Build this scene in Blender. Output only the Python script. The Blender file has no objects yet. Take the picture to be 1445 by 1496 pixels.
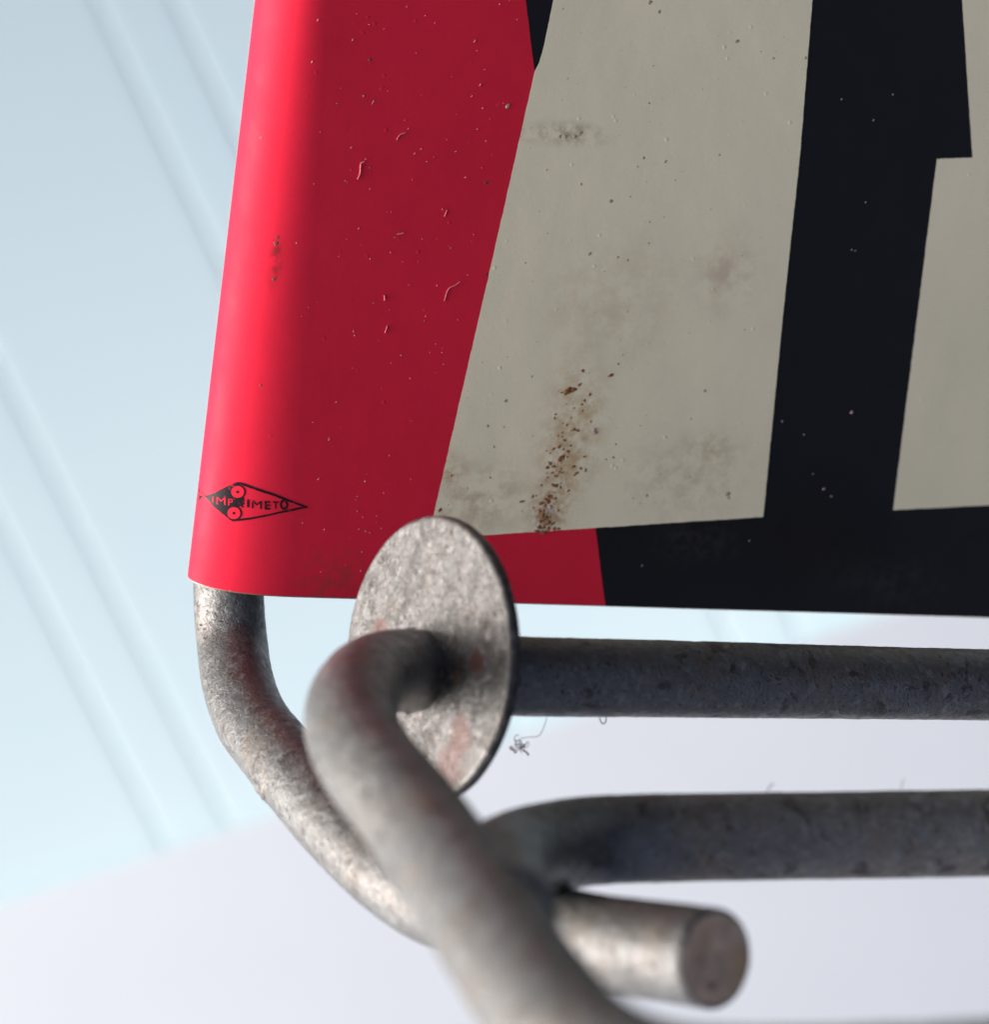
import bpy, bmesh, math, random
from mathutils import Vector, Matrix, noise
from mathutils.geometry import tessellate_polygon

random.seed(11)
S = bpy.context.scene
COL = S.collection

# ------------------------------------------------------------------ camera, sky, sun, exposure
PW, PH = 1445.0, 1496.0
FPX = 3347.0                      # focal length in photograph pixels
MM = 0.001
# world up and the sun, written along the camera's own axes (right, up, towards the viewer):
# the phone was held turned on its side, so "up" lies towards the left of the picture
UPC = Vector((-0.32, -0.48, 0.72)).normalized()
SUNC = Vector((-0.92, -0.14, 0.22)).normalized()
_x = UPC.cross(Vector((0, 0, 1))).normalized()
_y = UPC.cross(_x).normalized()
W = Matrix((_x, _y, UPC))         # camera axes -> world
CAM0 = Vector((0, 0, 1.3))
FOCUS = 0.1255
cd = bpy.data.cameras.new("camera")
cam = bpy.data.objects.new("camera", cd)
COL.objects.link(cam)
cam.matrix_world = Matrix.Translation(CAM0) @ W.to_4x4()
cd.sensor_fit = 'VERTICAL'
cd.sensor_height = 24.0
cd.lens = 24.0 * FPX / PH
cd.clip_start = 0.005
cd.clip_end = 50.0
cd.dof.use_dof = True
cd.dof.focus_distance = FOCUS
cd.dof.aperture_fstop = cd.lens / 1.65    # a 1.65 mm pupil
S.camera = cam

sunw = (W @ SUNC).normalized()
elev = math.asin(sunw.z)
rot = math.atan2(sunw.x, sunw.y)
wd = bpy.data.worlds.new("World")
S.world = wd
wd.use_nodes = True
nt = wd.node_tree
nt.nodes.clear()
o_ = nt.nodes.new("ShaderNodeOutputWorld")
b_ = nt.nodes.new("ShaderNodeBackground")
s_ = nt.nodes.new("ShaderNodeTexSky")
s_.sky_type = 'NISHITA'
s_.sun_disc = False
s_.sun_elevation = elev
s_.sun_rotation = rot
s_.altitude = 0
s_.air_density = 0.18
s_.dust_density = 6.5
s_.ozone_density = 0.0
b_.inputs[1].default_value = 0.15
nt.links.new(s_.outputs[0], b_.inputs[0])
nt.links.new(b_.outputs[0], o_.inputs[0])
sl = bpy.data.lights.new("sun", 'SUN')
sl.energy = 0.55
sl.angle = math.radians(38)
sl.color = (1.0, 0.998, 0.992)
so = bpy.data.objects.new("sun", sl)
COL.objects.link(so)
so.rotation_euler = sunw.to_track_quat('Z', 'Y').to_euler()
so.location = CAM0 + sunw * 2
vs = S.view_settings
vs.view_transform = 'Standard'
vs.look = 'None'
vs.exposure = 1.5
vs.gamma = 1.0

# ------------------------------------------------------------------ helpers
def cpt(px, py, d):
    """photo pixel at d metres -> point along the camera axes"""
    return Vector(((px - PW / 2) / FPX * d, (PH / 2 - py) / FPX * d, -d))

def wpt(px, py, dmm):
    return CAM0 + W @ cpt(px, py, dmm * MM)

def cw(v):
    return CAM0 + W @ v

def tag(o, label=None, cat=None, group=None, kind=None):
    if label: o['label'] = label
    if cat: o['category'] = cat
    if group: o['group'] = group
    if kind: o['kind'] = kind
    return o

def link(name, me, mat=None, parent=None, smooth=True):
    o = bpy.data.objects.new(name, me)
    COL.objects.link(o)
    if mat and not me.materials:
        me.materials.append(mat)
    if smooth:
        me.polygons.foreach_set("use_smooth", [True] * len(me.polygons))
    if parent:
        o.parent = parent
    return o

def mesh(name, v, f):
    me = bpy.data.meshes.new(name)
    me.from_pydata([tuple(p) for p in v], [], f)
    me.update()
    return me

def empty(name, mw):
    o = bpy.data.objects.new(name, None)
    COL.objects.link(o)
    o.matrix_world = mw
    o.empty_display_size = 0.005
    return o

# ---- node helpers
class NT:
    def __init__(s, name):
        s.m = bpy.data.materials.new(name)
        s.m.use_nodes = True
        s.t = s.m.node_tree
        s.bsdf = s.t.nodes["Principled BSDF"]
        tc = s.t.nodes.new("ShaderNodeTexCoord")
        v = s.t.nodes.new("ShaderNodeVectorMath"); v.operation = 'SCALE'
        v.inputs[3].default_value = 1000.0
        s.t.links.new(tc.outputs["Object"], v.inputs[0])
        s.co = v.outputs[0]              # object coordinates in millimetres
    def l(s, a, b):
        s.t.links.new(a, b)
    def put(s, sock, val):
        if hasattr(val, "is_output"): s.l(val, sock)
        else: sock.default_value = val
    def noise(s, scale, detail=4, rough=0.55, dist=0.0, vec=None, out="Fac"):
        n = s.t.nodes.new("ShaderNodeTexNoise")
        n.inputs["Scale"].default_value = scale
        n.inputs["Detail"].default_value = detail
        n.inputs["Roughness"].default_value = rough
        n.inputs["Distortion"].default_value = dist
        s.l(vec or s.co, n.inputs["Vector"])
        return n.outputs[out]
    def voro(s, scale, vec=None, feature='F1', out="Distance"):
        n = s.t.nodes.new("ShaderNodeTexVoronoi")
        n.feature = feature
        n.inputs["Scale"].default_value = scale
        s.l(vec or s.co, n.inputs["Vector"])
        return n.outputs[out]
    def ramp(s, fac, lo, hi, a=0.0, b=1.0):
        n = s.t.nodes.new("ShaderNodeMapRange")
        n.interpolation_type = 'SMOOTHSTEP'
        s.l(fac, n.inputs[0])
        n.inputs[1].default_value = lo; n.inputs[2].default_value = hi
        n.inputs[3].default_value = a; n.inputs[4].default_value = b
        return n.outputs[0]
    def math(s, op, a, b=None, c=None, clamp=False):
        n = s.t.nodes.new("ShaderNodeMath"); n.operation = op; n.use_clamp = clamp
        s.put(n.inputs[0], a)
        if b is not None: s.put(n.inputs[1], b)
        if c is not None: s.put(n.inputs[2], c)
        return n.outputs[0]
    def mix(s, fac, a, b):
        n = s.t.nodes.new("ShaderNodeMix"); n.data_type = 'RGBA'
        s.put(n.inputs[0], fac)
        for k, v in ((6, a), (7, b)):
            if isinstance(v, tuple): n.inputs[k].default_value = (*v, 1)
            else: s.l(v, n.inputs[k])
        return n.outputs[2]
    def map(s, scale, loc=(0, 0, 0), rot=(0, 0, 0)):
        n = s.t.nodes.new("ShaderNodeMapping")
        n.inputs["Scale"].default_value = scale
        n.inputs["Location"].default_value = loc
        n.inputs["Rotation"].default_value = rot
        s.l(s.co, n.inputs["Vector"])
        return n.outputs[0]
    def blob(s, c, r, squash=(1, 1, 1)):
        """1 at c (mm), falling to 0 at distance r"""
        n = s.t.nodes.new("ShaderNodeVectorMath"); n.operation = 'SUBTRACT'
        s.l(s.co, n.inputs[0]); n.inputs[1].default_value = c
        m = s.t.nodes.new("ShaderNodeVectorMath"); m.operation = 'MULTIPLY'
        s.l(n.outputs[0], m.inputs[0]); m.inputs[1].default_value = squash
        k = s.t.nodes.new("ShaderNodeVectorMath"); k.operation = 'LENGTH'
        s.l(m.outputs[0], k.inputs[0])
        return s.ramp(k.outputs["Value"], 0.0, r, 1.0, 0.0)
    def bump(s, h, dist, strength=1.0, prev=None):
        n = s.t.nodes.new("ShaderNodeBump")
        n.inputs["Strength"].default_value = strength
        n.inputs["Distance"].default_value = dist
        s.l(h, n.inputs["Height"])
        if prev: s.l(prev, n.inputs["Normal"])
        return n.outputs[0]
    def set(s, **k):
        names = dict(color="Base Color", rough="Roughness", metal="Metallic", normal="Normal",
                     spec="Specular IOR Level", coat="Coat Weight", coat_rough="Coat Roughness")
        for a, v in k.items():
            i = s.bsdf.inputs[names[a]]
            if isinstance(v, tuple): i.default_value = (*v, 1)
            else: s.put(i, v)
        return s.m

# ------------------------------------------------------------------ frame of the sign's front face
# corner where the bottom edge meets the rolled left edge; the face leans 18 deg towards us at the top
def plane_hit(px, py, P0, n):
    r = cpt(px, py, 1.0)
    return r * (P0.dot(n) / r.dot(n))

D0 = 0.1268
P0 = cpt(275, 852, D0)
def frame_for(yaw, pitch=math.radians(17)):
    n = Vector((-math.sin(yaw) * -1, -math.sin(pitch), 0))
    n = Vector((math.sin(yaw), -math.sin(pitch), math.sqrt(max(0.01, 1 - math.sin(yaw) ** 2 - math.sin(pitch) ** 2))))
    a = plane_hit(375, 0, P0, n); b = plane_hit(275, 852, P0, n)
    c = plane_hit(400, 872, P0, n); e = plane_hit(1445, 903, P0, n)
    return n, (a - b).normalized(), (e - c).normalized()
lo_, hi_ = math.radians(-40), math.radians(40)
best = min((abs(frame_for(math.radians(k / 10))[1].dot(frame_for(math.radians(k / 10))[2])), k) for k in range(-350, 351))
NRM, UPV, RTV = frame_for(math.radians(best[1] / 10))
EY = UPV
EX = RTV - EY * RTV.dot(EY); EX.normalize()
EZ = EX.cross(EY)
ORG = plane_hit(275, 868, P0, NRM)          # local (0,0,0): foot of the roll's outer edge, on the plane of the face
F = Matrix((EX, EY, EZ)).transposed()       # sign axes -> camera axes
SIGN_MW = Matrix.Translation(cw(ORG)) @ (W @ F).to_4x4()

RZ = 2.8                                    # mm, depth from the face to the middle of the roll
YT = 46.0                                   # mm, how far up the sheet is built
XR = 58.0
def roll_len(y):
    t = min(1.0, max(0.0, y / 33.0))
    return 5.4 * (1 - t) + 3.1 * t
ROLLX = 0.64                                # mm, where the roll's outer edge lies
def surf(x, y):
    """height (mm) of the painted face over the sign's plane"""
    L = roll_len(y)
    if x >= L + ROLLX: return 0.0
    u = max(0.0, min(1.0, (L + ROLLX - x) / L))
    return -RZ * (1 - math.sqrt(max(0.0, 1 - u ** 2.3)))
def loc(px, py, lift=0.0):
    """photo pixel -> point (mm) on the painted face"""
    r = F.transposed() @ cpt(px, py, 1.0)
    o = F.transposed() @ (-ORG)
    z = 0.0
    for _ in range(12):
        t = (z * MM - o.z) / r.z
        p = o + r * t
        x, y = p.x / MM, p.y / MM
        z = 0.5 * z + 0.5 * surf(x, y)
    return Vector((x, y, surf(x, y) + lift))

def lifted(x, y, h):
    s = (surf(x + 0.02, y) - surf(x - 0.02, y)) / 0.04
    k = math.sqrt(1 + s * s)
    return Vector((x - s / k * h, y, surf(x, y) + h / k)) * MM

# ------------------------------------------------------------------ materials
def paint(name, col, col2, rough=0.42, stain=None, spec=0.35, speck=(0.05, 0.03, 0.02), speck_amt=1.0):
    n = NT(name)
    big = n.noise(0.09, 5, 0.6)
    c = n.mix(n.ramp(big, 0.3, 0.72), col, col2)
    fine = n.noise(9.0, 3, 0.6)
    c = n.mix(n.ramp(fine, 0.35, 0.75, 0.0, 0.10), c, tuple(min(1, k * 1.5 + 0.006) for k in col))
    # grime specks
    sp = n.ramp(n.noise(2.6, 3, 0.7), 0.70, 0.78)
    c = n.mix(n.math('MULTIPLY', sp, 0.55 * speck_amt), c, speck)
    if stain:
        for (cc, r, sq, colr, amt, ns) in stain:
            m = n.blob(cc, r, sq)
            m = n.math('MULTIPLY', m, n.ramp(n.noise(ns, 5, 0.65), 0.38, 0.66))
            c = n.mix(n.math('MULTIPLY', m, amt), c, colr)
    grit = n.noise(3.2, 4, 0.65)
    pim = n.ramp(n.voro(0.85), 0.0, 0.13, 1.0, 0.0)
    pim = n.math('MULTIPLY', pim, n.ramp(n.noise(0.35, 2, 0.5), 0.46, 0.6))
    nb = n.bump(grit, 0.00001, 0.55)
    nb = n.bump(pim, 0.00003, 0.7, nb)
    nb = n.bump(n.noise(0.16, 3, 0.5), 0.0002, 0.4, nb)
    r = n.ramp(n.noise(0.5, 5, 0.6), 0.3, 0.7, rough - 0.07, rough + 0.09)
    return n.set(color=c, rough=r, normal=nb, spec=spec)

def L3(px, py):
    v = loc(px, py); return (v.x, v.y, v.z)

M_RED = paint("red_enamel", (0.63, 0.020, 0.048), (0.58, 0.019, 0.043), rough=0.50, spec=0.05,
              stain=[(L3(490, 850), 3.4, (1, 1.2, 1), (0.16, 0.05, 0.03), 0.55, 1.6),
                     (L3(560, 860), 2.5, (1, 1.5, 1), (0.16, 0.05, 0.03), 0.5, 1.6),
                     (L3(403, 380), 1.5, (3.0, 0.7, 1), (0.10, 0.02, 0.02), 0.8, 1.5)], speck_amt=0.35)
M_CREAM = paint("cream_enamel", (0.76, 0.72, 0.51), (0.73, 0.695, 0.49), rough=0.45,
                stain=[(L3(835, 195), 2.4, (0.75, 2.3, 1), (0.27, 0.22, 0.12), 0.75, 1.3),
                       (L3(770, 195), 2.0, (0.6, 2.5, 1), (0.36, 0.31, 0.20), 0.6, 1.3),
                       (L3(1060, 400), 3.6, (1, 1, 1), (0.46, 0.37, 0.27), 0.6, 0.7),
                       (L3(900, 440), 5.5, (0.8, 1, 1), (0.50, 0.41, 0.29), 0.45, 0.6),
                       (L3(835, 640), 6.0, (2.0, 0.8, 1), (0.47, 0.33, 0.15), 0.9, 0.9),
                       (L3(800, 745), 2.2, (1.2, 0.8, 1), (0.27, 0.13, 0.04), 1.0, 1.6),
                       (L3(822, 690), 4.2, (2.3, 0.8, 1), (0.40, 0.23, 0.08), 0.6, 2.2),
                       (L3(797, 755), 0.9, (1.2, 0.8, 1), (0.15, 0.06, 0.02), 1.0, 2.4),
                       (L3(700, 730), 4.2, (0.8, 1.2, 1), (0.46, 0.37, 0.24), 0.75, 0.9),
                       (L3(655, 690), 1.8, (1.0, 1.0, 1), (0.36, 0.24, 0.11), 0.7, 1.3),
                       (L3(1040, 655), 2.6, (0.8, 1.4, 1), (0.38, 0.31, 0.20), 0.6, 1.0),
                       (L3(1000, 700), 4.5, (0.7, 1.1, 1), (0.46, 0.40, 0.29), 0.5, 0.9)],
                speck=(0.22, 0.17, 0.10), speck_amt=0.6)
M_BLACK = paint("black_enamel", (0.0055, 0.006, 0.007), (0.0075, 0.0068, 0.008), rough=0.36, spec=0.2,
                stain=[(L3(1020, 790), 3.0, (0.6, 1.4, 1), (0.03, 0.03, 0.024), 0.55, 1.6),
                       (L3(1300, 850), 4.0, (0.6, 1.4, 1), (0.024, 0.026, 0.026), 0.5, 1.2)],
                speck=(0.03, 0.03, 0.032), speck_amt=0.5)

n = NT("worn_black_ink")
wear = n.ramp(n.noise(3.0, 5, 0.7), 0.57, 0.67)
M_INK = n.set(color=n.mix(n.math('MULTIPLY', wear, 0.55), (0.007, 0.007, 0.011), (0.50, 0.018, 0.035)), rough=0.5, spec=0.15)

n = NT("bare_tin_edge")
M_TIN = n.set(color=n.mix(n.noise(2.5, 5, 0.6), (0.30, 0.25, 0.22), (0.16, 0.09, 0.06)), rough=0.5, metal=0.6,
              normal=n.bump(n.noise(5, 4, 0.6), 0.00003))

def steel(name, base, dark, brown, rough=0.42, metal=0.85, fleck=1.0, rust=None, chalk=0.5, blot=0.7):
    n = NT(name)
    cloud = n.noise(0.55, 6, 0.68, 0.4)
    c = n.mix(n.ramp(cloud, 0.30, 0.68), dark, base)
    c = n.mix(n.ramp(n.noise(0.33, 5, 0.65, 0.3), 0.47, 0.70, 0.0, 0.75), c, brown)
    ch = n.ramp(n.noise(2.1, 5, 0.7, 0.6), 0.50, 0.66)
    c = n.mix(n.math('MULTIPLY', ch, chalk), c, tuple(min(0.8, k * 1.55 + 0.03) for k in base))
    fl = n.ramp(n.noise(3.6, 3, 0.62, 0.8), 0.595, 0.68)
    c = n.mix(n.math('MULTIPLY', fl, 0.85 * fleck), c, (0.035, 0.03, 0.028))
    bl = n.math('MULTIPLY', n.ramp(n.noise(0.75, 4, 0.6, 0.5), 0.575, 0.66), blot)
    c = n.mix(bl, c, (0.055, 0.048, 0.044))
    met = n.math('SUBTRACT', metal, n.math('MULTIPLY', ch, 0.35))
    if rust:
        for (cc, r, sq, amt) in rust:
            m = n.blob(cc, r, sq)
            m = n.ramp(n.math('MULTIPLY', m, n.ramp(n.noise(1.6, 6, 0.75, 0.6), 0.15, 0.50)), 0.08, 0.55)
            m = n.math('MULTIPLY', m, amt)
            c = n.mix(m, c, (0.060, 0.020, 0.015))
            met = n.math('SUBTRACT', met, m)
    r = n.ramp(n.noise(1.7, 5, 0.65), 0.3, 0.7, rough - 0.09, rough + 0.15)
    h = n.math('SUBTRACT', n.noise(4.5, 5, 0.62, 0.4), n.math('MULTIPLY', fl, 0.5))
    nb = n.bump(h, 0.00010, 0.7)
    nb = n.bump(n.noise(1.1, 2, 0.5, 0.3), 0.00012, 0.4, nb)
    return n.set(color=c, rough=r, metal=n.math('MAXIMUM', met, 0.0), normal=nb)

M_WIRE = steel("weathered_zinc_wire", (0.138, 0.148, 0.150), (0.104, 0.106, 0.106), (0.14, 0.126, 0.110), rough=0.38, chalk=0.3, metal=0.55)
M_FRAME = steel("dusty_brown_steel", (0.130, 0.138, 0.140), (0.106, 0.107, 0.104), (0.145, 0.124, 0.102), rough=0.38, chalk=0.30, metal=0.4, blot=0.9)
M_CUT = steel("cut_wire_face", (0.68, 0.52, 0.38), (0.46, 0.35, 0.26), (0.46, 0.32, 0.15), rough=0.6, metal=0.15, fleck=0.5, chalk=0.2)

n = NT("rust_crust")
M_RUST = n.set(color=n.mix(n.ramp(n.noise(6, 4, 0.6), 0.35, 0.65), (0.11, 0.036, 0.012), (0.34, 0.15, 0.05)),
               rough=0.55, normal=n.bump(n.noise(9, 4, 0.6), 0.00004), spec=0.5)
n = NT("dark_grime")
M_GRIME = n.set(color=n.mix(n.noise(5, 3, 0.5), (0.24, 0.20, 0.12), (0.42, 0.36, 0.25)), rough=0.6)
n = NT("dark_speck")
M_SOOT = n.set(color=n.mix(n.noise(5, 3, 0.5), (0.10, 0.02, 0.02), (0.18, 0.03, 0.03)), rough=0.6)
n = NT("dust")
M_DUST = n.set(color=n.mix(n.noise(5, 3, 0.5), (0.42, 0.30, 0.30), (0.30, 0.20, 0.20)), rough=0.5)
n = NT("red_paint_nib")
M_NIB = n.set(color=n.mix(n.noise(5, 3, 0.5), (0.66, 0.14, 0.16), (0.68, 0.24, 0.26)), rough=0.25)
n = NT("hair")
M_HAIR = n.set(color=n.mix(n.noise(8, 3, 0.5), (0.2, 0.18, 0.175), (0.36, 0.33, 0.31)), rough=0.6)

n = NT("pale_blue_board_paint")
M_BOARD = n.set(color=n.mix(n.ramp(n.noise(0.012, 4, 0.5), 0.3, 0.7), (0.61, 0.80, 0.85), (0.635, 0.81, 0.855)), rough=0.55,
                normal=n.bump(n.noise(0.4, 4, 0.5), 0.0001, 0.3))
n = NT("white_card")
M_CARD = n.set(color=n.mix(n.ramp(n.noise(0.02, 3, 0.5), 0.3, 0.7), (0.645, 0.72, 0.77), (0.63, 0.705, 0.755)), rough=0.7,
               normal=n.bump(n.noise(0.7, 3, 0.5), 0.00005, 0.3))

# ------------------------------------------------------------------ background: painted boards with a white card over them
NB = Vector((0.09, -0.16, 0.97)).normalized()
PB = cpt(250, 600, 0.66)
def on_boards(px, py, off=0.0):
    return plane_hit(px, py, PB + NB * off, NB)
bx = (on_boards(330, 400) - on_boards(140, 0)).normalized()      # along the boards
bz = NB.copy()
by = bz.cross(bx).normalized()                                   # across them
BORG = on_boards(160, 42)
BF = Matrix((bx, by, bz)).transposed()
wall = empty("wall", Matrix.Translation(cw(BORG)) @ (W @ BF).to_4x4())
tag(wall, "pale blue painted boards far out of focus behind the sign", None, None, 'structure')
def across(px, py):
    return (BF.transposed() @ (on_boards(px, py) - BORG)).y
w1 = across(200, 127)
g = [across(160, 42), across(262, 24), across(70, 896)]
bead = abs(across(290, 80) - across(190, 105))
pitch = abs(across(100, 958) - across(190, 105))
sgn = 1 if across(290, 80) > across(190, 105) else -1
def plank(y0, y1, L0=-0.55, L1=0.75):
    """one board with a soft bullnose on both long edges"""
    a, b = min(y0, y1), max(y0, y1)
    prof = []
    r, dep = min(0.0050, (b - a) * 0.24), 0.0002
    for k in range(7):
        t = k / 6 * math.pi / 2
        prof.append((a + r * (1 - math.sin(t)) , -dep * (1 - math.cos(t)) ))
    prof = [(a + r * (1 - math.cos(k / 6 * math.pi / 2)), -dep * (1 - math.sin(k / 6 * math.pi / 2))) for k in range(7)]
    prof = prof + [(a + b - y, z) for y, z in reversed(prof)]
    prof = [(a, -0.012)] + prof + [(b, -0.012)]
    v, f = [], []
    for x in (L0, L1):
        v += [(x, y, z) for y, z in prof]
    m = len(prof)
    for i in range(m - 1):
        f.append((i, i + 1, m + i + 1, m + i))
    f.append(tuple(range(m))); f.append(tuple(range(2 * m - 1, m - 1, -1)))
    f.append((0, m, 2 * m - 1, m - 1))
    return mesh("plank", v, f)
gap = 0.0002
for k in range(-9, 5):
    base = k * pitch * sgn
    e0, e1, e2 = base, base + bead * sgn, base + pitch * sgn
    link("plank", plank(e0 + gap * sgn, e1 - gap * sgn), M_BOARD, wall)
    link("plank", plank(e1 + gap * sgn, e2 - gap * sgn), M_BOARD, wall)
back = mesh("backing_board", [(-0.55, -0.9, -0.0115), (0.75, -0.9, -0.0115), (0.75, 0.9, -0.0115), (-0.55, 0.9, -0.0115)], [(0, 1, 2, 3)])
link("backing_board", back, M_BOARD, wall)
# the card: a thick white sheet whose edge crosses the picture
OFFC = 0.006
q0 = on_boards(0, 1322, OFFC); q1 = on_boards(1270, 905, OFFC)
cx = (q1 - q0).normalized(); cy = NB.cross(cx).normalized()
if (on_boards(700, 1400, OFFC) - q0).dot(cy) < 0: cy = -cy
cz = NB.copy()
if cx.cross(cy).dot(cz) < 0: cx, q0 = -cx, q1
CF = Matrix((cx, cy, cz)).transposed()
bm = bmesh.new()
ret = bmesh.ops.create_cube(bm, size=1.0)
for v in bm.verts:
    v.co = Vector((0.03 + v.co.x * 0.9, 0.225 + v.co.y * 0.45, v.co.z * 0.0016))
bmesh.ops.bevel(bm, geom=bm.edges[:], offset=0.0006, segments=3, affect='EDGES', profile=0.5)
me = bpy.data.meshes.new("white_sheet"); bm.to_mesh(me); bm.free()
card = link("white_sheet", me, M_CARD)
card.matrix_world = Matrix.Translation(cw(q0)) @ (W @ CF).to_4x4()
tag(card, "plain white sheet, out of focus, over the lower pale blue boards behind the wires", "sheet")

# ------------------------------------------------------------------ the sign
sign = empty("metal_sign", SIGN_MW)
tag(sign, "scuffed metal sign printed red, cream and black, its left edge rolled round a wire", "sign")

def sheet_mesh():
    """the tin sheet: face, rolled edge and the flange behind, with real thickness"""
    TH = 0.26
    ys = [0.0, 0.06] + [YT * (k / 60) for k in range(1, 61)]
    prof_n_f, prof_n_a, prof_n_b = 26, 34, 22
    outer, inner = [], []
    def section(y):
        L = roll_len(y)
        pts = []
        xs = [XR - (XR - L - ROLLX) * (k / prof_n_f) for k in range(prof_n_f)]
        pts += [(x, 0.0) for x in xs]
        for k in range(prof_n_a + 1):              # front quarter of the roll
            a = k / prof_n_a * math.pi / 2
            u = math.sin(a)
            x = ROLLX + L * (1 - u)
            pts.append((x, surf(x, y) if u < 1 else -RZ))
        for k in range(1, prof_n_b + 1):           # round the back
            a = k / prof_n_b * math.pi / 2
            pts.append((ROLLX + 2.7 * (1 - math.cos(a)), -RZ - 2.45 * math.sin(a)))
        for k in range(1, 6):
            pts.append((ROLLX + 2.7 + k * 1.9, -RZ - 2.45))
        return pts
    v, f = [], []
    secs = [section(y) for y in ys]
    m = len(secs[0])
    for y, sec in zip(ys, secs):
        for i, (x, z) in enumerate(sec):
            yy = y
            if y < 0.05:
                yy = y + 0.018 * noise.noise(Vector((x * 1.7, z * 1.7, 3.0))) - 0.0
            v.append((x * MM, yy * MM, z * MM))
    nv = len(v)
    for y, sec in zip(ys, secs):
        for i, (x, z) in enumerate(sec):
            a = Vector(sec[max(0, i - 1)]); b = Vector(sec[min(m - 1, i + 1)])
            t = (b - a).normalized()
            nx, nz = -t.y, t.x                        # inward
            if i == 0: nx, nz = 0, -1
            p = Vector((x + nx * TH, z + nz * TH)); p2 = Vector((x - nx * TH, z - nz * TH))
            v.append((p.x * MM, (y + (0.018 * noise.noise(Vector((x * 1.7, z * 1.7, 3.0))) if y < .05 else 0)) * MM, p.y * MM))
    R = len(ys)
    q = lambda r, i: r * m + i
    mats = []
    for r in range(R - 1):
        for i in range(m - 1):
            f.append((q(r, i), q(r + 1, i), q(r + 1, i + 1), q(r, i + 1))); mats.append(1 if r == 0 else 0)
            f.append((nv + q(r, i), nv + q(r, i + 1), nv + q(r + 1, i + 1), nv + q(r + 1, i))); mats.append(1)
    for i in range(m - 1):
        f.append((q(0, i), q(0, i + 1), nv + q(0, i + 1), nv + q(0, i))); mats.append(1)
        f.append((q(R - 1, i), nv + q(R - 1, i), nv + q(R - 1, i + 1), q(R - 1, i + 1))); mats.append(1)
    for r in range(R - 1):
        f.append((q(r, 0), nv + q(r, 0), nv + q(r + 1, 0), q(r + 1, 0))); mats.append(1)
        f.append((q(r, m - 1), q(r + 1, m - 1), nv + q(r + 1, m - 1), nv + q(r, m - 1))); mats.append(1)
    me = mesh("sheet", v, f)
    me.materials.append(M_RED); me.materials.append(M_TIN)
    me.polygons.foreach_set("material_index", mats)
    bm = bmesh.new(); bm.from_mesh(me)
    bmesh.ops.recalc_face_normals(bm, faces=bm.faces[:])
    bm.to_mesh(me); bm.free()
    for e in me.edges: pass
    return me
sh = link("sheet", sheet_mesh(), None, sign)
sh.data.set_sharp_from_angle(angle=math.radians(50))

def ragged(pts, step=0.16, amp=0.012, keep=()):
    """polygon outline (mm) with a slightly uneven printed edge"""
    out = []
    N = len(pts)
    for i in range(N):
        a, b = pts[i], pts[(i + 1) % N]
        d = (b - a); Ld = d.length
        if Ld < 1e-6: continue
        nn = Vector((-d.y, d.x)) / Ld
        k = max(1, int(Ld / step))
        for j in range(k):
            p = a + d * (j / k)
            off = 0.0
            if 0 < j and i not in keep:
                q = Vector((p.x * 2.3, p.y * 2.3, 7.7))
                off = amp * (noise.noise(q) + 0.7 * noise.noise(q * 3.1))
                if noise.noise(q * 0.9 + Vector((5, 1, 0))) > 0.55: off -= 0.02
            out.append(p + nn * off)
    return out

def print_part(name, polys, lift, mat, parent, sub=0.0, raggedness=0.02):
    bm = bmesh.new()
    for pts in polys:
        rg = ragged(pts, amp=raggedness) if raggedness else pts
        vs = [bm.verts.new((p.x, p.y, 0)) for p in rg]
        for tri in tessellate_polygon([[Vector((p.x, p.y, 0)) for p in rg]]):
            try: bm.faces.new([vs[t] for t in tri])
            except ValueError: pass
    if sub:
        for _ in range(7):
            ed = [e for e in bm.edges if e.calc_length() > sub]
            if not ed: break
            bmesh.ops.subdivide_edges(bm, edges=ed, cuts=1)
            bmesh.ops.triangulate(bm, faces=bm.faces[:])
    for v in bm.verts:
        v.co = lifted(v.co.x, v.co.y, lift)
    bmesh.ops.recalc_face_normals(bm, faces=bm.faces[:])
    up = sum(fc.normal.z for fc in bm.faces)
    if up < 0: bmesh.ops.reverse_faces(bm, faces=bm.faces[:])
    me = bpy.data.meshes.new(name); bm.to_mesh(me); bm.free()
    return link(name, me, mat, parent)

def P2(*pp):
    return [loc(x, y).xy for x, y in pp]
def ext(a, b, yl):
    """continue the edge a->b up to local height yl"""
    d = b - a
    return b + d * ((yl - b.y) / d.y)
YTOP = YT - 0.4
XE = XR - 0.4
# black ground
bl = P2((885, 881), (870, 771), (900, 600), (870, 300), (800, 130), (781, 104), (768, 0))
bl[0] = Vector((bl[0].x, 0.05))
bl.append(ext(bl[-2], bl[-1], YTOP))
bl += [Vector((XE, YTOP)), Vector((XE, 0.05))]
print_part("black_print", [bl], 0.018, M_BLACK, sign)
# cream letters
c1 = P2((1115, 755), (1145, 450), (1169, 225), (1187, 0))
c1.append(ext(c1[0], c1[-1], YTOP))
up = P2((808, 0), (800, 40), (794, 68), (788, 90), (781, 104), (720, 375), (632, 757), (625, 787), (870, 771))
topl = ext(up[1], up[0], YTOP)
letter = print_part("cream_letter", [c1 + [topl] + up], 0.034, M_CREAM, sign)
letter['label'] = "wide cream letter stroke with rust blisters at its foot"
c2 = P2((1305, 745), (1369, 232), (1421, 230), (1406, 0))
c2.append(ext(c2[2], c2[3], YTOP))
c2 += [Vector((XE, YTOP))]
e_ = loc(1305, 745).xy; e2_ = loc(1445, 738).xy
dd = e2_ - e_
c2 += [e_ + dd * ((XE - e_.x) / dd.x)]
letter2 = print_part("cream_letter", [list(reversed(c2))], 0.034, M_CREAM, sign)
letter2['label'] = "cream letter at the right with a step in its left side"

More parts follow.
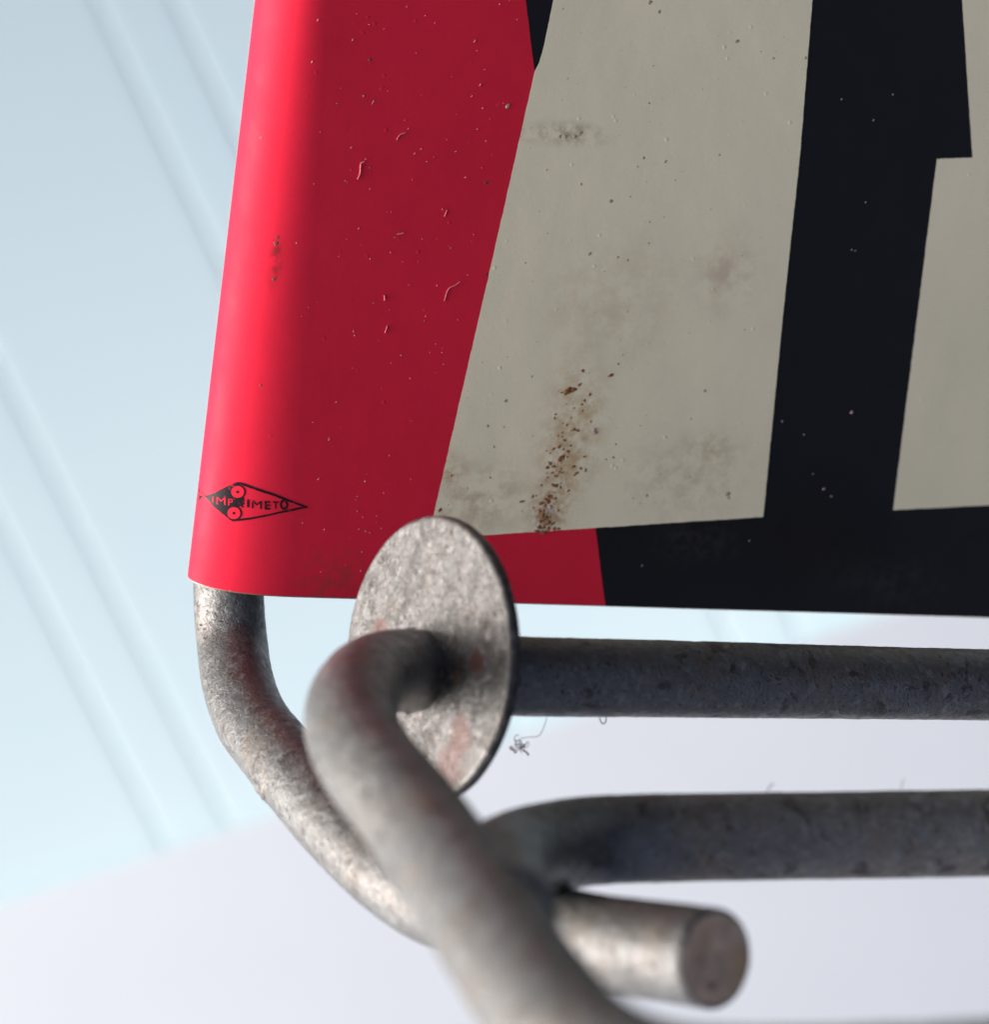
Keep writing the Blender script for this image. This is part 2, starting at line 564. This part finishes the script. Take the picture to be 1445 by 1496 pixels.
# maker's mark printed across the roll
mark = print_part("maker_mark", [
    P2((298, 724), (330, 711), (345, 704.5), (352, 705), (345, 712), (343, 725), (356, 727), (356, 737), (343, 742), (338, 752), (340, 761), (333, 757), (312, 740)),
    P2((345, 704.2), (352, 704.5), (400, 721), (449, 740), (446, 742), (400, 724.5), (352, 708)),
    P2((449, 740), (449, 742), (410, 749.5), (365, 759), (340, 762), (333, 758), (340, 758.5), (365, 756), (409, 747), (436, 741)),
    P2((291, 714), (296, 721), (299, 723), (299, 725.5), (295.5, 725.5), (290.5, 732)),
], 0.02, M_INK, sign, sub=0.22, raggedness=0.02)
mark['label'] = "small worn black kite-shaped maker's mark with two rings and lettering"
def ring_poly(cx_, cy_, r, n=28):
    return P2(*[(cx_ + r * math.cos(2 * math.pi * k / n), cy_ + r * 0.93 * math.sin(2 * math.pi * k / n)) for k in range(n)])
def disc(name, c, r, lift, mat):
    return print_part(name, [ring_poly(c[0], c[1], r)], lift, mat, mark, sub=0.2, raggedness=0.0)
for c in ((347, 718.5), (341.5, 749.5)):
    disc("ink_ring", c, 11.4, 0.026, M_INK)
    disc("red_ring", c, 9.4, 0.032, M_RED)
    disc("ink_dot", c, 2.3, 0.038, M_INK)

def text_part(name, body, px, py, hpx, wpx, mat, lift, slope, off):
    cu = bpy.data.curves.new(name, 'FONT')
    cu.body = body
    cu.size = 1.0
    cu.offset = off
    cu.resolution_u = 4
    tmp = bpy.data.objects.new("tmp", cu)
    COL.objects.link(tmp)
    dg = bpy.context.evaluated_depsgraph_get()
    me = bpy.data.meshes.new_from_object(tmp.evaluated_get(dg))
    bpy.data.objects.remove(tmp)
    xs = [v.co.x for v in me.vertices]; ysv = [v.co.y for v in me.vertices]
    x0, x1, y0, y1 = min(xs), max(xs), min(ysv), max(ysv)
    bm = bmesh.new(); bm.from_mesh(me)
    bmesh.ops.triangulate(bm, faces=bm.faces[:])
    for v in bm.verts:
        u = (v.co.x - x0) / (x1 - x0); t = (v.co.y - y0) / (y1 - y0)
        p = loc(px + u * wpx, py + u * slope - t * hpx)
        v.co = lifted(p.x, p.y, lift)
    bmesh.ops.recalc_face_normals(bm, faces=bm.faces[:])
    if sum(fc.normal.z for fc in bm.faces) < 0: bmesh.ops.reverse_faces(bm, faces=bm.faces[:])
    me2 = bpy.data.meshes.new(name); bm.to_mesh(me2); bm.free()
    bpy.data.meshes.remove(me)
    return link(name, me2, mat, mark)
for ch, x0, yb, h, w, mt, sl_, off in (
        ("I", 310.5, 733.5, 8, 1.8, M_RED, 0.2, 0.0), ("M", 316.5, 736.5, 10.5, 13, M_RED, 1.0, 0.0), ("P", 333.5, 738, 9.5, 6.5, M_RED, 0.5, 0.0),
        ("R", 346, 740.5, 11.5, 10, M_INK, 0.8, 0.03), ("I", 360.5, 741, 11.5, 3.2, M_INK, 0.2, 0.0), ("M", 367.5, 742.5, 11.8, 14.5, M_INK, 1.2, 0.0),
        ("E", 386, 744, 12.5, 8, M_INK, 0.8, 0.04), ("T", 398, 743, 11, 8.5, M_INK, 0.8, 0.02), ("O", 408.5, 744.6, 15.5, 12, M_INK, 0.8, 0.045)):
    text_part("lettering", ch, x0, yb, h, w, mt, 0.032 if mt is M_RED else 0.022, sl_, off)

# ---- rust blisters, grime and dust on the paint
def add_scab(bm, c, r, h, seg=9, rings=3, stretch=1.0, ang=0.0, seed=0, lift=0.0):
    rows = []
    for k in range(rings):
        t = k / (rings)
        rr = r * math.cos(t * math.pi / 2)
        zz = h * math.sin(t * math.pi / 2)
        row = []
        for j in range(seg):
            a = 2 * math.pi * j / seg
            wob = 1 + 0.85 * noise.noise(Vector((math.cos(a) * 1.3 + seed * 3.1, math.sin(a) * 1.3, t + seed)))
            x, y = math.cos(a) * rr * wob * stretch, math.sin(a) * rr * wob
            x, y = x * math.cos(ang) - y * math.sin(ang), x * math.sin(ang) + y * math.cos(ang)
            X, Y = c.x + x, c.y + y
            row.append(bm.verts.new(Vector((X, Y, surf(X, Y) + ((zz + lift) if k else -0.005))) * MM))
        rows.append(row)
    top = bm.verts.new(Vector((c.x, c.y, surf(c.x, c.y) + h + lift)) * MM)
    for k in range(rings - 1):
        for j in range(seg):
            bm.faces.new((rows[k][j], rows[k][(j + 1) % seg], rows[k + 1][(j + 1) % seg], rows[k + 1][j]))
    for j in range(seg):
        bm.faces.new((rows[-1][j], rows[-1][(j + 1) % seg], top))

RUST = [(805,460,15),(825,455,10),(790,470,9),(880,347,9),(1035,372,9),(1078,310,6),(920,480,8),(890,515,6),(862,425,6),(875,535,5),
        (830,557,6),(815,607,4),(828,675,8),(815,682,5),(925,630,5),(745,770,7),(770,785,6),(797,797,8),(760,832,11),(752,845,8),(700,862,8),
        (683,885,9),(715,880,6),(830,880,7),(838,921,8),(895,902,8),(870,890,6),(730,985,9),(755,997,7),(715,982,6),(650,985,5),(800,1015,5),
        (735,935,6),(692,1050,10),(688,1075,9),(650,1083,9),(668,1100,9),(640,1128,8),(662,1128,10),(655,1150,11),(668,1172,11),(645,1185,9),(690,1190,11),
        (715,1195,8),(640,1218,12),(665,1215,11),(625,1240,10),(690,1225,10),(720,1228,10),(745,1225,7),(660,1245,12),(540,1075,7),(600,1045,6),(620,1042,5),
        (605,1110,4),(365,941,5),(85,1122,8),(150,930,6),(890,825,5),(1050,830,5),(1010,841,4),(1062,755,4),(705,1042,6),(675,1062,7)]
rr_ = random.Random(3)
for _ in range(70):
    t = rr_.random()
    RUST.append((800 - 130 * t + rr_.gauss(0, 55 - 25 * t), 430 + 800 * t + rr_.gauss(0, 30), rr_.choice((2.5, 3, 4, 5))))
GRIME = [(595,381,5),(385,770,6),(1128,20,5),(237,1000,4),(240,500,3),(625,188,3),(320,300,3),(440,660,4),(350,655,8),(600,710,4),(450,515,10)]
bm = bmesh.new()
for i, (x, y, r) in enumerate(RUST):
    c = loc(620 + x / 3.803, 450 + y / 3.803)
    rm = r / 3.803 / 26.0 * 1.25
    add_scab(bm, c, rm, rm * 0.16 + 0.008, seg=14, lift=0.034, stretch=random.uniform(0.8, 2.0), ang=random.uniform(-0.6, 1.0), seed=i)
me = bpy.data.meshes.new("rust_blisters"); bm.to_mesh(me); bm.free()
tag(link("rust_blisters", me, M_RUST, sign), kind='stuff')

bm = bmesh.new()
bmd = bmesh.new()
k = 0
for x, y, r in GRIME:
    c = loc(620 + x / 3.803, 450 + y / 3.803); k += 1
    add_scab(bm, c, r / 3.803 / 26, 0.02, stretch=1.3, ang=0.7, seed=k, lift=0.034)
for x, y, r in [(848,195,5),(840,200,4),(818,199,3.5),(826,200,3),(892,294,4.5),(849,269,2.5),(1077,60,4),(1130,85,2.5),(950,3,4),(963,17,3.5),
                (861,371,3),(917,380,2.5),(902,376,2.6),(948,355,2),(949,324,2),(1051,226,2.2),(940,231,3),(972,236,3),(948,151,2),(742,155,4),(711,267,3.5),
                (541,87,3),(711,401,3),(714,410,2.5),(1177,85,3),(1063,722,5),(1065,727,3.5),(945,724,3.5),(400,408,4),(403,356,4),(405,347,3),(381,563,2.6),(381,201,2)]:
    c = loc(x, y); k += 1
    add_scab(bm if x > 740 else bmd, c, r / 26 * 0.7, 0.010, stretch=1.4, ang=0.8, seed=k, lift=0.034 if x > 720 else 0.0)
for _ in range(150):
    x, y = random.uniform(640, 1160), random.uniform(10, 760)
    c = loc(x, y); k += 1
    rr = random.choice((0.02, 0.025, 0.03, 0.045))
    if x > 1187 - y * 0.095 - 12 or x < 790 - y * 0.23 + 10: continue
    add_scab(bm, c, rr, rr * 0.35, seg=7, rings=2, lift=0.034, stretch=random.uniform(1, 1.9), ang=random.uniform(0.4, 1.1), seed=k)
me = bpy.data.meshes.new("grime_specks"); bm.to_mesh(me); bm.free()
tag(link("grime_specks", me, M_GRIME, sign), kind='stuff')
me = bpy.data.meshes.new("dark_specks"); bmd.to_mesh(me); bmd.free()
tag(link("dark_specks", me, M_SOOT, sign), kind='stuff')

bm = bmesh.new()
bmn = bmesh.new()
def tube_into(bm, pts, r, seg=6):
    rows = []
    for i, p in enumerate(pts):
        t = (pts[min(i + 1, len(pts) - 1)] - pts[max(i - 1, 0)]).normalized()
        a = t.orthogonal().normalized(); b = t.cross(a)
        rr = r if not hasattr(r, '__len__') else r[i]
        if 0 < i < len(pts) - 1 or hasattr(r, '__len__'): pass
        else: rr *= 0.5
        rows.append([bm.verts.new(p + (a * math.cos(2 * math.pi * j / seg) + b * math.sin(2 * math.pi * j / seg)) * rr) for j in range(seg)])
    for i in range(len(rows) - 1):
        # align rings by nearest vertex so the tube does not twist
        off = min(range(seg), key=lambda s: (rows[i + 1][s].co - rows[i][0].co).length)
        rows[i + 1] = rows[i + 1][off:] + rows[i + 1][:off]
        for j in range(seg):
            bm.faces.new((rows[i][j], rows[i][(j + 1) % seg], rows[i + 1][(j + 1) % seg], rows[i + 1][j]))
    bm.faces.new(rows[0]); bm.faces.new(rows[-1])
def catmull(P, n=8):
    out = []
    Q = [P[0] + (P[0] - P[1])] + list(P) + [P[-1] + (P[-1] - P[-2])]
    for i in range(1, len(Q) - 2):
        p0, p1, p2, p3 = Q[i - 1:i + 3]
        for k in range(n):
            t = k / n
            out.append(0.5 * (2 * p1 + (p2 - p0) * t + (2 * p0 - 5 * p1 + 4 * p2 - p3) * t * t + (3 * p1 - p0 - 3 * p2 + p3) * t ** 3))
    out.append(P[-1])
    return out
def fibre(pp, rpx=1.3, b=None):
    pts = catmull([loc(x, y, 0.03) * MM for x, y in pp], 5)
    tube_into(b or bmn, pts, rpx / 26 * MM)
fibre([(532, 236), (527, 239), (526, 250), (525, 256), (522, 262)], 1.1)
fibre([(579, 342), (586, 341), (590, 340)], 1.1)
fibre([(649, 440), (652, 429), (656, 421), (664, 417), (673, 411)], 0.8)
fibre([(579, 205), (584, 197), (594, 193)], 0.8)
fibre([(561, 431), (562, 436), (561, 439)], 1.2)
fibre([(692, 62), (695, 58)], 0.9)
fibre([(700, 126), (703, 122)], 0.9)
fibre([(562, 487), (566, 475)], 0.8)
fibre([(649, 317), (653, 306)], 0.7)
for x, y, r in [(531,140,2.0),(546,148,2),(492,151,1.6),(540,245,1.5),(504,264,1.8),(624,236,1.5),(541,378,1.8),(659,362,1.6),(620,469,1.6),(586,519,2.2),
                (646,515,1.4),(628,515,1.4),(433,355,1.5),(669,467,1.4),(442,764,1.6),(527,834,2),(534,776,2),(540,778,1.5),(557,772,1.7),(336,863,1.6),
                (656,360,1.3),(617,349,1.2),(577,347,1.3),(637,502,1.4),(647,508,1.3),(648,532,1.4),(507,266,1.3),(569,453,1.2),(660,112,1.1),(520,730,1.2),(600,700,1.2),(480,640,1.1)]:
    c = loc(x, y); k += 1
    add_scab(bm, c, r / 26 * 0.6, r / 26 * 0.4, seg=7, rings=2, stretch=1.2, ang=0.6, seed=k)
for x, y, r in [(868, 629, 6), (871, 632, 4), (804, 741, 5), (815, 690, 4), (1029, 571, 3.5), (1245, 602, 4), (1143, 615, 2), (938, 826, 2), (1095, 790, 1.5), (1204, 714, 2.5), (1215, 725, 2),
                (1188, 692, 1.5), (1175, 635, 1.6), (1230, 145, 2), (1277, 175, 1.5), (1305, 138, 1.5), (1276, 176, 1.4), (1265, 295, 1.7), (1245, 365, 1.6), (1250, 366, 1.4)]:
    c = loc(x, y); k += 1
    add_scab(bm, c, r / 26 * 0.6, r / 26 * 0.22, lift=0.034, seg=8, rings=3, stretch=1.4, ang=0.9, seed=k)
for _ in range(120):
    x, y = random.uniform(440, 760), random.uniform(0, 850)
    if x > 770 - y * 0.215: continue
    c = loc(x, y); k += 1
    rr = random.choice((0.02, 0.028, 0.04))
    add_scab(bmn, c, rr, rr * 0.7, seg=7, rings=2, stretch=random.uniform(1, 2.2), ang=random.uniform(0.3, 1.2), seed=k)
me = bpy.data.meshes.new("dust_specks"); bm.to_mesh(me); bm.free()
tag(link("dust_specks", me, M_DUST, sign), kind='stuff')
me = bpy.data.meshes.new("paint_nibs"); bmn.to_mesh(me); bmn.free()
tag(link("paint_nibs", me, M_NIB, sign), kind='stuff')

# ------------------------------------------------------------------ wires
def bspline(P, n=10):
    """smooth curve through the control points, softened"""
    return catmull(P, n)

def resample(pts, step):
    out = [pts[0]]; acc = 0.0
    for a, b in zip(pts, pts[1:]):
        d = (b - a).length
        while acc + d >= step:
            t = (step - acc) / d
            a = a.lerp(b, t); out.append(a.copy()); d = (b - a).length; acc = 0.0
        acc += d
    out.append(pts[-1])
    return out

def smooth_path(pts, it=30):
    for _ in range(it):
        pts = [pts[0]] + [pts[i] * 0.5 + (pts[i - 1] + pts[i + 1]) * 0.25 for i in range(1, len(pts) - 1)] + [pts[-1]]
    return pts

def wire(name, ctrl, r=2.0, seg=72, step=0.16, seed=0.0, marks=(), parent=None, cap_end=True, round_end=0.25, mat=M_WIRE, it=14):
    """round bar along ctrl (photo px, px, mm); its skin is a little uneven; origin at its first point"""
    P = [W @ cpt(x, y, d * MM) / MM for x, y, d in ctrl]
    pts = smooth_path(resample(catmull(P, 24), step), it)
    org = pts[0].copy()
    v, f = [], []
    t0 = (pts[1] - pts[0]).normalized()
    a = t0.orthogonal().normalized()
    N = len(pts)
    mk = [(W @ cpt(x, y, d * MM) / MM, rr) for x, y, d, rr in marks]
    for i, p in enumerate(pts):
        t = (pts[min(i + 1, N - 1)] - pts[max(i - 1, 0)]).normalized()
        a = (a - t * a.dot(t)).normalized(); b = t.cross(a)
        k = N - 1 - i
        inset = 0.0
        rr = r
        if cap_end and k * step < round_end:
            q = 1 - k * step / round_end
            rr = r - round_end * (1 - math.sqrt(max(0, 1 - q * q))) * 0.9
        for j in range(seg):
            an = 2 * math.pi * j / seg
            dirv = a * math.cos(an) + b * math.sin(an)
            pos = p + dirv * rr
            e = 0.018 * noise.noise(pos * 0.6 + Vector((seed, 0, 0))) + 0.012 * noise.noise(pos * 2.1 + Vector((seed, 3, 0))) + 0.010 * noise.noise(pos * 4.7)
            pit = noise.noise(pos * 1.3 + Vector((0, seed, 9)))
            if pit > 0.42: e -= (pit - 0.42) * 0.22
            for m, mr in mk:
                d = (pos - m).length
                if d < mr * 2.2:
                    e += 0.17 * math.exp(-((d - mr) / (0.30 * mr)) ** 2) * (0.7 + 0.6 * noise.noise(pos * 1.9))
                    e -= 0.05 * math.exp(-(d / (0.6 * mr)) ** 2)
            v.append((pos + dirv * e - org) * MM)
    for i in range(N - 1):
        for j in range(seg):
            j2 = (j + 1) % seg
            f.append((i * seg + j, i * seg + j2, (i + 1) * seg + j2, (i + 1) * seg + j))
    f.append(tuple(range(seg - 1, -1, -1)))
    if not cap_end:
        f.append(tuple(range((N - 1) * seg, N * seg)))
    me = mesh(name, v, f)
    o = link(name, me, mat)
    o.data.set_sharp_from_angle(angle=math.radians(60))
    o.location = CAM0 + org * MM
    if parent:
        o.parent = parent
        o.location = o.location - parent.location
    if cap_end:                                     # the sawn end: a slightly dished, uneven disc
        ring = v[-seg:]
        c = sum((Vector(q) for q in ring), Vector()) / seg
        t = (pts[-1] - pts[-4]).normalized()
        vv, ff = [], []
        rings = 10
        for q in range(rings):
            s = 1 - q / rings
            for j in range(seg):
                p = c + (Vector(ring[j]) - c) * s
                h = 0.05 * (1 - s * s) * 1.0 + 0.05 * noise.noise(Vector(p) / MM * 0.8) * (1 - s) * 2 + 0.02 * noise.noise(Vector(p) / MM * 2.5) * min(1, (1 - s) * 5)
                vv.append(p + t * h * MM)
        vv.append(c + t * 0.05 * MM)
        for q in range(rings - 1):
            for j in range(seg):
                j2 = (j + 1) % seg
                ff.append((q * seg + j, q * seg + j2, (q + 1) * seg + j2, (q + 1) * seg + j))
        for j in range(seg):
            ff.append(((rings - 1) * seg + j, (rings - 1) * seg + (j + 1) % seg, len(vv) - 1))
        link("cut_face", mesh("cut_face", vv, ff), M_CUT, o)
    return o

# wire A: inside the rolled edge, out below it, round to a sawn stub
def roll_axis(y):
    p = ORG + F @ (Vector((2.98, y, -RZ)) * MM)
    return p
def as_px(p):
    d = -p.z
    return (p.x / d * FPX + PW / 2, PH / 2 - p.y / d * FPX, d / MM)
ax = [as_px(roll_axis(y)) for y in (YT - 1, 34, 22, 12, 4, 0)]
axis_wire = wire("steel_wire", ax + [(339, 940, ax[-1][2] - 0.6), (349, 1005, 127.0), (369, 1056, 124.2), (394, 1088, 122), (432, 1135, 118.5), (476, 1187, 115.4), (527, 1240, 112.3), (581, 1286, 109.5),
             (632, 1318, 107.5), (690, 1338, 105), (760, 1352, 101.5), (830, 1367, 98.5), (890, 1379, 95.6), (985, 1392, 92.3), (1046, 1401, 90.3)],
             seed=1.0, marks=[(385, 1148, 118.0, 0.62), (470, 1222, 113.2, 0.60), (425, 1165, 116, 0.5)], it=40)
tag(axis_wire, "mottled grey steel wire leaving the rolled red edge and ending in a sawn stub", "wire")

# the wire frame: a bar under the sign that passes the washer and bends towards us, and a bar welded on to it
fr_loc = wpt(1600, 1003, 134)
frame = empty("wire_frame", Matrix.Translation(fr_loc))
tag(frame, "dull grey wire frame of two bars, one threaded through the washer before bending down", "wire frame")
bent = wire("bent_wire", [(1640, 1004, 134.5), (1445, 1000.5, 129.5), (1200, 996, 123.8), (935, 991, 118), (760, 988, 114.8), (660, 983, 113), (598, 979, 111.5), (562, 983, 108), (532, 1000, 103.5),
             (514, 1034, 98.5), (517, 1075, 95), (545, 1125, 91.5), (585, 1172, 88.7), (625, 1225, 86), (704, 1341, 79.5), (775, 1447, 74.5), (848, 1533, 71), (945, 1584, 69), (1080, 1601, 68.4), (1340, 1596, 68.2), (1660, 1575, 68.6)],
             seed=7.0, parent=frame, mat=M_FRAME, cap_end=False, it=14)
cross = wire("cross_wire", [(1640, 1215, 107), (1445, 1217, 106), (1033, 1223, 104.6), (920, 1225, 103.8), (855, 1229, 102.6), (795, 1240, 99.5), (742, 1260, 94), (722, 1288, 86.8), (732, 1342, 79.5)],
             seed=13.0, parent=frame, mat=M_FRAME, cap_end=False, it=30)

# ------------------------------------------------------------------ washer
WM = Vector((-0.80, 0.075, 0.59)).normalized()
wc = cpt(619, 962, 0.1118)
wu = (Vector((0.10, 1, 0)) - WM * Vector((0.10, 1, 0)).dot(WM)).normalized()
wv = WM.cross(wu)
WF = Matrix((wv, wu, WM)).transposed()
WMW = Matrix.Translation(cw(wc)) @ (W @ WF).to_4x4()
def wloc(px, py):
    r = plane_hit(px, py, wc, WM)
    q = WF.transposed() @ (r - wc)
    return q / MM
RO, TH = 7.0, 0.72
hole = wloc(597, 979)
HR = 2.06
def washer_mesh():
    seg, v, f = 160, [], []
    rows = []
    def ring(r, z, rag=0.0):
        row = []
        for j in range(seg):
            a = 2 * math.pi * j / seg
            t = (r - HR) / (RO - HR)
            cx_, cy_ = hole.x * (1 - t), hole.y * (1 - t)
            w = 0.05 * noise.noise(Vector((math.cos(a) * 2.2, math.sin(a) * 2.2, 4.0))) * max(0, t)
            x, y = cx_ + math.cos(a) * (r + w), cy_ + math.sin(a) * (r + w)
            dz = rag * (0.05 * noise.noise(Vector((x * 0.5, y * 0.5, 1))) + 0.03 * noise.noise(Vector((x * 1.6, y * 1.6, 2))) + 0.022 * noise.noise(Vector((x * 3.6, y * 3.6, 3))))
            row.append(len(v)); v.append(Vector((x, y, z + dz)) * MM)
        rows.append(row)
    ring(HR, -TH); ring(HR, -0.10); ring(HR + 0.04, -0.03); ring(HR + 0.12, 0.0, 0.3)
    n_ = 44
    for k in range(1, n_):
        ring(HR + 0.12 + (RO - 0.17 - HR - 0.12) * k / n_, 0.0, 1.0)
    ring(RO - 0.16, 0.0, 0.9); ring(RO - 0.06, -0.04, .4); ring(RO, -0.14); ring(RO + 0.015, -TH * 0.5); ring(RO, -TH + 0.12); ring(RO - 0.12, -TH)
    for a, b in zip(rows, rows[1:] + rows[:1]):
        for j in range(seg):
            f.append((a[j], b[j], b[(j + 1) % seg], a[(j + 1) % seg]))
    me = mesh("washer", v, f)
    bm = bmesh.new(); bm.from_mesh(me); bmesh.ops.recalc_face_normals(bm, faces=bm.faces[:]); bm.to_mesh(me); bm.free()
    return me
def W3(px, py):
    q = wloc(px, py); return (q.x, q.y, 0)
M_WASH = steel("zinc_washer", (0.104, 0.107, 0.107), (0.035, 0.036, 0.036), (0.07, 0.063, 0.056), rough=0.42, metal=0.6, fleck=0.6, chalk=0.55,
               rust=[(W3(697, 967), 0.95, (1, 1, 1), 0.95), (W3(667, 988), 0.5, (1, 1, 1), 0.8), (W3(556, 918), 1.0, (1, 1.2, 1), 0.9),
                     (W3(672, 1075), 1.3, (1.1, 0.8, 1), 0.8), (W3(655, 1120), 1.5, (1, 0.9, 1), 0.7)])
wash = link("washer", washer_mesh(), M_WASH)
wash.data.set_sharp_from_angle(angle=math.radians(55))
wash.matrix_world = WMW
tag(wash, "mottled zinc washer with reddish rust patches, before the sign's lower edge", "washer")

# ------------------------------------------------------------------ lint and hairs
def hair(name, strands, label, cat, rpx=0.9):
    bm = bmesh.new()
    org = wpt(*strands[0][0][0])
    for pp, r in strands:
        pts = catmull([wpt(*q) - org for q in pp], 6)
        tube_into(bm, pts, r / 28 * MM, 6)
    me = bpy.data.meshes.new(name); bm.to_mesh(me); bm.free()
    o = link(name, me, M_HAIR)
    o.location = org
    tag(o, label, cat)
    return o
dz = 115.2
rl = random.Random(5)
tangle = []
for q in range(11):
    x, y, z = rl.gauss(757, 4.5), rl.gauss(1089, 7), dz + rl.uniform(-.3, .3)
    a0 = rl.uniform(0, 6.28)
    pp = [(x, y, z)]
    for w in range(5):
        a0 += rl.uniform(-1.5, 1.5)
        x += 4.2 * math.cos(a0); y += 4.2 * math.sin(a0); z += rl.uniform(-.15, .15)
        x += (758 - x) * 0.12; y += (1089 - y) * 0.12
        pp.append((x, y, z))
    tangle.append((pp, rl.uniform(0.35, 0.9)))
hair("lint_tuft", [([(801, 1040, dz), (797, 1056, dz), (791, 1070, dz), (785, 1076, dz), (772, 1077, dz), (760, 1079, dz)], 0.45)] + tangle +
     [([(763, 1095, dz), (769, 1099, dz), (773, 1104, dz)], 1.3)],
     "small grey lint tuft dangling from a hair under the horizontal bar beside the washer", "lint")
hair("hair_loop", [([(879, 1040, 116.8), (876, 1048, 116.6), (880, 1057, 116.6), (885, 1055, 116.6), (886, 1047, 116.7), (888, 1040, 116.9)], 0.9)],
     "tiny dark loop of hair hanging under the horizontal bar, right of the lint tuft", "hair")
hair("hair_strand", [([(1122, 1168, 104.8), (1122, 1156, 104.8), (1126, 1148, 104.8), (1131, 1145, 104.8)], 0.8), ],
     "short pale hair standing on the upper side of the lower horizontal bar", "hair")
hair("hair_strand", [([(1322, 1166, 105.5), (1318, 1152, 105.5), (1319, 1144, 105.5), (1322, 1138, 105.5)], 0.5)],
     "short fine hair near the right end of the lower horizontal bar", "hair")
